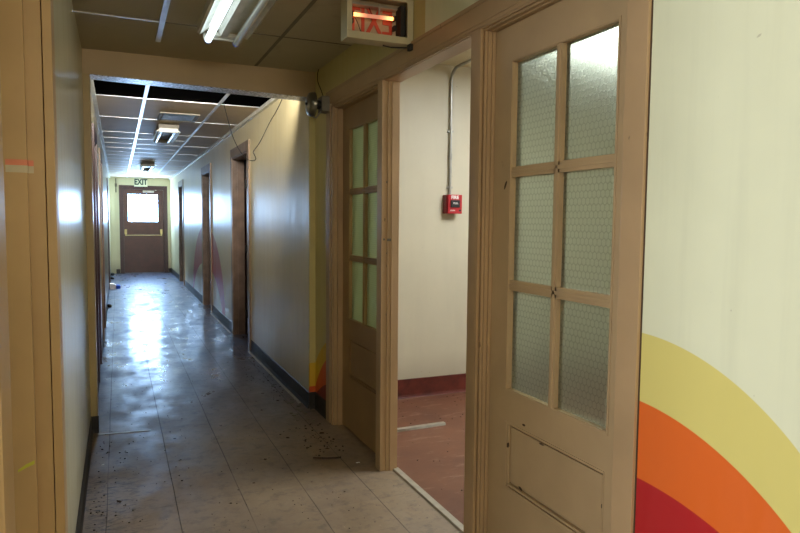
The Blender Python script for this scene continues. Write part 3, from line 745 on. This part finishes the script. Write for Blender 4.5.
b = MB(); b.tube(smoothed([(1.01, ey0+.03, 2.30), (1.03, ey0+.035, 2.27), (1.045, ey0+.04, 2.24), (1.052, ey0+.03, 2.222), (1.045, ey0+.03, 2.218)]), .0018, 6)
b.tube(smoothed([(1.08, ey0+.03, 2.36), (1.09, ey0+.035, 2.335), (1.10, ey0+.04, 2.32)]), .0018, 6); b.build('wire', M['black'], ex)
# lead running from the box to the casing
b = MB(); b.tube(smoothed([(1.16, 2.875, 2.186), (1.20, 2.87, 2.180), (1.255, 2.835, 2.176), (1.279, 2.825, 2.176)]), .0032, 8); b.box(1.266, 1.2825, 2.80, 2.835, 2.160, 2.190, .003)
b.build('power_lead', M['black'], label='short black lead and clip under the broken exit sign', cat='cable')

# ------------------------------------------------------------------ alarm bell
bl = empty('alarm_bell', (1.25, 4.15, 2.12), label='grey round alarm bell on the wall beside the beam end', cat='bell')
b = MB(); b.box(1.232, XR-.001, 4.10, 4.20, 2.072, 2.170, .003); b.build('back_box', M['greybox'], bl)
b = MB(); b.lathe([(0, .046), (.030, .045), (.056, .040), (.072, .030), (.079, .014), (.080, -.004), (.076, -.004), (.07, .015), (.05, .03), (0, .035)], (1.188, 4.15, 2.118), (-1, 0, 0), 36); b.build('gong', M['gong'], bl, smooth=True)
b = MB(); b.cyl((1.140, 4.15, 2.118), (1, 0, 0), .009, .012, 12); b.build('gong_screw', M['black'], bl, smooth=True)
b = MB(); b.cyl((1.21, 4.15, 2.118), (1, 0, 0), .03, .05, 16); b.build('gong_post', M['black'], bl, smooth=True)
b = MB(); b.tube([(1.18, 4.13, 2.036), (1.20, 4.13, 2.030), (1.235, 4.13, 2.075)], .005, 6); b.build('striker', M['steel'], bl)
b = MB(); b.tube(smoothed([(1.285, 4.36, 2.395), (1.272, 4.34, 2.36), (1.262, 4.30, 2.30), (1.268, 4.24, 2.23), (1.27, 4.19, 2.172)]), .003, 6)
b.build('bell_wire', M['black'], label='thin dark wire running from the ceiling down to the alarm bell', cat='wire')

# ------------------------------------------------------------------ hanging wire
W = [(.898, 6.03, 2.42), (.898, 6.03, 2.398), (.911, 5.9, 2.241), (.929, 5.75, 2.076), (.962, 5.6, 1.944), (1.002, 5.5, 1.870), (1.036, 5.42, 1.850), (1.056, 5.40, 1.866), (1.038, 5.38, 1.902), (1.035, 5.39, 1.925), (1.081, 5.35, 1.999), (1.142, 5.25, 2.151), (1.176, 5.15, 2.234), (1.205, 5.05, 2.344), (1.212, 5.02, 2.52)]
b = MB(); b.tube(smoothed(W), .0035, 6); b.build('hanging_wire', M['black'], label='loose black wire drooping in a loop from the ceiling gap', cat='wire')

# ------------------------------------------------------------------ side room: conduit, fire alarm, stick
Yw = 4.481
pts = [(2.372, Yw-.014, 1.568), (2.372, Yw-.014, 2.43)] + [(2.372, Yw-.014-.10*(1-math.cos(t)), 2.43+.10*math.sin(t)) for t in [math.pi/2*k/8 for k in range(1, 9)]] + [(2.372, 1.2, 2.533)]
b = MB(); b.tube(pts, .0115, 12); b.cyl((2.372, Yw-.014, 1.86), (0, 0, 1), .0145, .05, 12)
for z in (1.62, 2.05): b.box(2.35, 2.394, Yw-.016, Yw+.002, z, z+.014)
b.build('conduit', M['steel'], smooth=True, label='grey metal conduit rising from the fire alarm to the side room ceiling', cat='conduit')
fa = empty('fire_alarm', (2.40, Yw, 1.495), label='red fire alarm pull station on the side room wall', cat='fire alarm')
fx0, fx1, fz0, fz1 = 2.318, 2.444, 1.425, 1.568
b = MB(); b.box(fx0, fx1-.012, Yw-.055, Yw+.002, fz0, fz1, .004); b.build('back_box', M['red_dark'], fa)
b = MB(); b.box(fx0+.010, fx1+.004, Yw-.075, Yw-.055, fz0-.001, fz1+.002, .004); b.build('front_plate', M['red_plastic'], fa)
b = MB(); b.box(2.347, 2.423, Yw-.088, Yw-.074, 1.472, 1.528, .003); b.build('pull_handle', M['black'], fa, label='black pull handle')
text('lettering', 'FIRE', .036, (2.385, Yw-.0765, 1.548), ROT_Y, M['white'], fa, .001, bold=.0008)
text('lettering', 'PULL', .020, (2.385, Yw-.0895, 1.503), ROT_Y, M['white'], fa, .001)
text('lettering', 'ALARM', .013, (2.366, Yw-.0765, 1.448), ROT_Y, M['white'], fa, .001)
b = MB(); b.cyl((2.428, Yw-.077, 1.449), (0, 1, 0), .008, .006, 14); b.build('key_lock', M['black'], fa)

sk = MB(); sk.poly([(1.45, 3.738, .001), (1.45, 3.778, .001), (1.45, 3.774, .016), (1.45, 3.742, .016)], (.54, .02, .0)); sk.box(1.60, 1.72, 3.742, 3.75, .014, .019)
sk.build('wooden_strip', M['alu'], label='pale narrow strip of trim lying on the red floor', cat='trim strip')
b = MB(); b.poly([(-.14, 4.405, .0005), (.17, 4.372, .0005), (.172, 4.388, .0005), (-.14, 4.43, .0005)], (0, 0, .002))
b.build('metal_strip', M['alu'], label='thin bright strip on the floor by the left post', cat='floor strip')

# ------------------------------------------------------------------ litter
def leaf(x, y, s, m, name, lab, cat, z=0, group=None, rough=1.0):
    pts = []; n = 10; a0 = random.uniform(0, 6.28)
    bm = MB(); vs = []
    for k in range(n):
        t = 2*math.pi*k/n; r = s*(random.uniform(.55, 1) if k % 2 else random.uniform(.8, 1.1))
        px, py = r*math.cos(t), .6*r*math.sin(t)
        vs.append(bm.bm.verts.new((x+px*math.cos(a0)-py*math.sin(a0), y+px*math.sin(a0)+py*math.cos(a0), z+.0015+random.uniform(0, .35)*s*rough)))
    c = bm.bm.verts.new((x, y, z+.001))
    for k in range(n): bm.bm.faces.new((vs[k], vs[(k+1) % n], c))
    return bm.build(name, m, label=lab, cat=cat, group=group)
G = 'dead leaves scattered on the corridor floor'
for (x, y, s) in ((.742, 3.586, .014), (.28, 3.45, .012), (-.02, 3.30, .018), (.33, 3.62, .010), (.95, 3.90, .018), (1.12, 3.62, .016), (1.17, 3.9, .02), (1.15, 4.1, .018),
                  (.62, 3.28, .009), (.47, 3.08, .010), (.3, 4.15, .011), (.02, 4.0, .012), (.92, 4.55, .014), (.60, 4.3, .009), (1.02, 5.0, .016), (1.08, 4.75, .016), (1.1, 5.35, .016), (.9, 3.18, .007), (1.02, 3.0, .007), (.75, 2.95, .006)):
    leaf(x, y, s, M['leaf_litter'], 'dead_leaf', 'small dark dead leaf lying on the vinyl floor', 'leaf', group=G)
leaf(1.215, 3.343, .016, M['paper'], 'paint_flake', 'pale paint flake on the floor beside the open bay', 'flake', rough=.4)
leaf(-.10, 3.85, .010, M['white_tape'], 'paint_flake', 'dull pale flake on the floor near the left wall', 'flake', rough=.4)
b = MB(); b.tube(smoothed([(1.00, 3.50, .006), (1.05, 3.47, .008), (1.11, 3.455, .006), (1.15, 3.45, .006)]), .005, 6); b.build('twig', M['leaf_litter'], label='short brown twig near the foot of the far glazed door', cat='twig')
# uncountable crumbs of dirt
b = MB()
def crumb(x, y, s, z=0):
    bb = bmesh.new(); bmesh.ops.create_icosphere(bb, subdivisions=1, radius=s)
    for v_ in bb.verts: v_.co *= random.uniform(.6, 1.2)
    b.merge(bb, Matrix.Translation((x, y, z+s*.35)) @ Matrix.Diagonal((1, 1, .5, 1)))
for i in range(210): crumb(random.uniform(-.12, 1.08), random.uniform(2.6, 6.5), random.uniform(.0015, .0042))
for i in range(70): crumb(random.triangular(-.15, .12, -.13), random.uniform(2.9, 4.3), random.uniform(.002, .006))
for i in range(150): crumb(min(1.22, random.triangular(.9, 1.23, 1.2)), random.choice((random.uniform(3.5, 4.1), random.uniform(4.8, 6.6))), random.uniform(.002, .008))
for i in range(60): crumb(random.uniform(-.12, 1.2), random.uniform(6.5, 12), random.uniform(.003, .007))
b.build('floor_dirt', M['debris'], label='fine dark crumbs of dirt strewn over the vinyl floor', cat='dirt', kind='stuff')
b = MB()
for i in range(90): crumb(random.uniform(1.42, 2.5), random.choice((random.uniform(2.3, 3.7), random.uniform(3.82, 4.4))), random.uniform(.002, .006))
b.build('floor_dirt', M['debris'], label='dark crumbs of dirt on the red side room floor', cat='dirt', kind='stuff')
# rubble of broken tile by the post on the right
b = MB()
for i in range(26):
    x, y = random.uniform(1.10, 1.225), random.uniform(4.15, 4.75); s = random.uniform(.008, .022)
    n = random.randint(4, 6); a = random.uniform(0, 6)
    b.poly([(x+s*math.cos(a+2*math.pi*k/n)*random.uniform(.6, 1), y+s*math.sin(a+2*math.pi*k/n), .001) for k in range(n)], (random.uniform(-.002, .002), 0, random.uniform(.003, .007)))
b.build('tile_rubble', M['greybox'], label='grey chips of broken tile at the foot of the bell corner', cat='rubble', kind='stuff')
# litter at far left
b = MB(); b.poly([(-.172, 13.62, .001), (-.06, 13.60, .001), (-.05, 13.75, .001), (-.17, 13.78, .001)], (0, .02, .085)); b.poly([(-.165, 13.64, .085), (-.075, 13.62, .082), (-.085, 13.74, .09), (-.16, 13.78, .088)], (0, 0, .018))
b.build('white_bag', M['paper'], label='crumpled white paper bag on the floor by the far left wall', cat='bag')
b = MB(); b.lathe([(0, 0), (.04, 0), (.045, .02), (.04, .06), (.02, .075), (0, .075)], (-.012, 13.75, .0), (0, 0, 1), 16); b.build('blue_cup', M['blue'], smooth=True, label='small blue cup beside the white bag', cat='cup')
for (x, y, s) in ((-.14, 16.9, .05), (-.13, 15.9, .045), (-.14, 10.85, .035)):
    b = MB(); bb = bmesh.new(); bmesh.ops.create_icosphere(bb, subdivisions=2, radius=s)
    for v_ in bb.verts: v_.co *= random.uniform(.8, 1.15)
    b.merge(bb, Matrix.Translation((x, y, s*.75)) @ Matrix.Diagonal((1, 1.3, .8, 1)))
    b.build('dark_lump', M['black'], smooth=True, label={.05: 'dark lump of rubbish nearest the exit door', .045: 'dark lump of rubbish behind the white bag', .035: 'small dark wedge on the floor by the left doorway'}[s], cat='rubbish')

# ------------------------------------------------------------------ lights
def area(name, loc, aim, sx, sy, power, col, spread=180):
    l = bpy.data.lights.new(name, 'AREA'); l.shape = 'RECTANGLE'; l.size = sx; l.size_y = sy; l.energy = power; l.color = col
    o = bpy.data.objects.new(name, l); C.objects.link(o); o.location = loc
    o.rotation_euler = (Vector(aim)-Vector(loc)).to_track_quat('-Z', 'Y').to_euler(); l.spread = R(spread); return o
area('left_room_window_light', (-1.75, .45, 1.35), (1.3, .7, 1.2), 1.3, 1.5, 66, (.97, .98, 1.0))
area('rear_corridor_fill', (.5, -2.2, 2.1), (.8, 3.5, 1.0), 1.0, .5, 34, (1.0, .87, .66))  # warm fill added behind the camera, no fixture there
area('beam_back_fill', (.55, 4.64, 2.32), (.55, 14, 2.6), 1.2, .08, 19, (1.0, .93, .80), 140)  # unseen fill added behind the beam to light the hall
area('side_room_light', (3.2, 2.2, 2.3), (2.0, 3.6, 1.0), 1.6, 1.2, 3, (1.0, .96, .86))
area('side_room_window_light', (3.95, 2.2, 1.6), (1.5, 2.6, 1.6), 1.6, 1.2, 3, (.85, .95, 1.0))
area('left_far_room_daylight', (-1.1, 14.4, 2.1), (-.10, 14.1, 0), .5, .5, 16, (.85, .93, 1.0), 60)
area('exit_window_daylight', (.6, YE-.02, 1.65), (.6, 10, 1.9),   .66, .66, 26, (.6, .8, 1.0))
area('beam_far_fill', (.55, 4.64, 2.36), (.95, 11, 1.1), 1.0, .06, 11, (1.0, .95, .85), 50)  # second hidden fill, added to reach the far hall wall
# glowing side-room ceiling panel, added to brighten the wired glass
pl = empty('ceiling_light', (2.75, 2.75, 2.55), label='glowing square panel added to the side room ceiling to brighten the wired glass', cat='ceiling light')
b = MB(); b.box(2.35, 3.35, 2.35, 3.45, 2.525, 2.56, .003); b.build('housing', M['white_metal'], pl)
b = MB(); b.box(2.37, 3.33, 2.37, 3.43, 2.518, 2.524); b.build('diffuser', M['panel_glow'], pl)

w = bpy.data.worlds.new('world'); bpy.context.scene.world = w; w.use_nodes = True
w.node_tree.nodes['Background'].inputs[0].default_value = (.75, .85, 1, 1); w.node_tree.nodes['Background'].inputs[1].default_value = .25

# ------------------------------------------------------------------ camera
cam = bpy.data.cameras.new('camera'); co = bpy.data.objects.new('camera', cam); C.objects.link(co)
cam.sensor_width = 36; cam.lens = 645/800*36; cam.clip_start = .02; cam.clip_end = 100
ax = ((0.9163497102946375, -0.019795088823366353, 0.39988918827771347), (-0.4002816033865247, -0.06730398641012363, 0.9139172891479944), (0.008823062577503859, -0.9975361286047643, -0.06959759834198677))
mt = Matrix([[a[0], -a[1], -a[2]] for a in ax]).to_4x4(); mt.translation = (0, 0, 1.36)
co.matrix_world = mt
bpy.context.scene.camera = co
vs = bpy.context.scene.view_settings; vs.view_transform = 'Standard'; vs.look = 'None'; vs.exposure = 0

cy = bpy.context.scene.cycles; cy.max_bounces = 12; cy.diffuse_bounces = 8; cy.glossy_bounces = 5; cy.transmission_bounces = 8
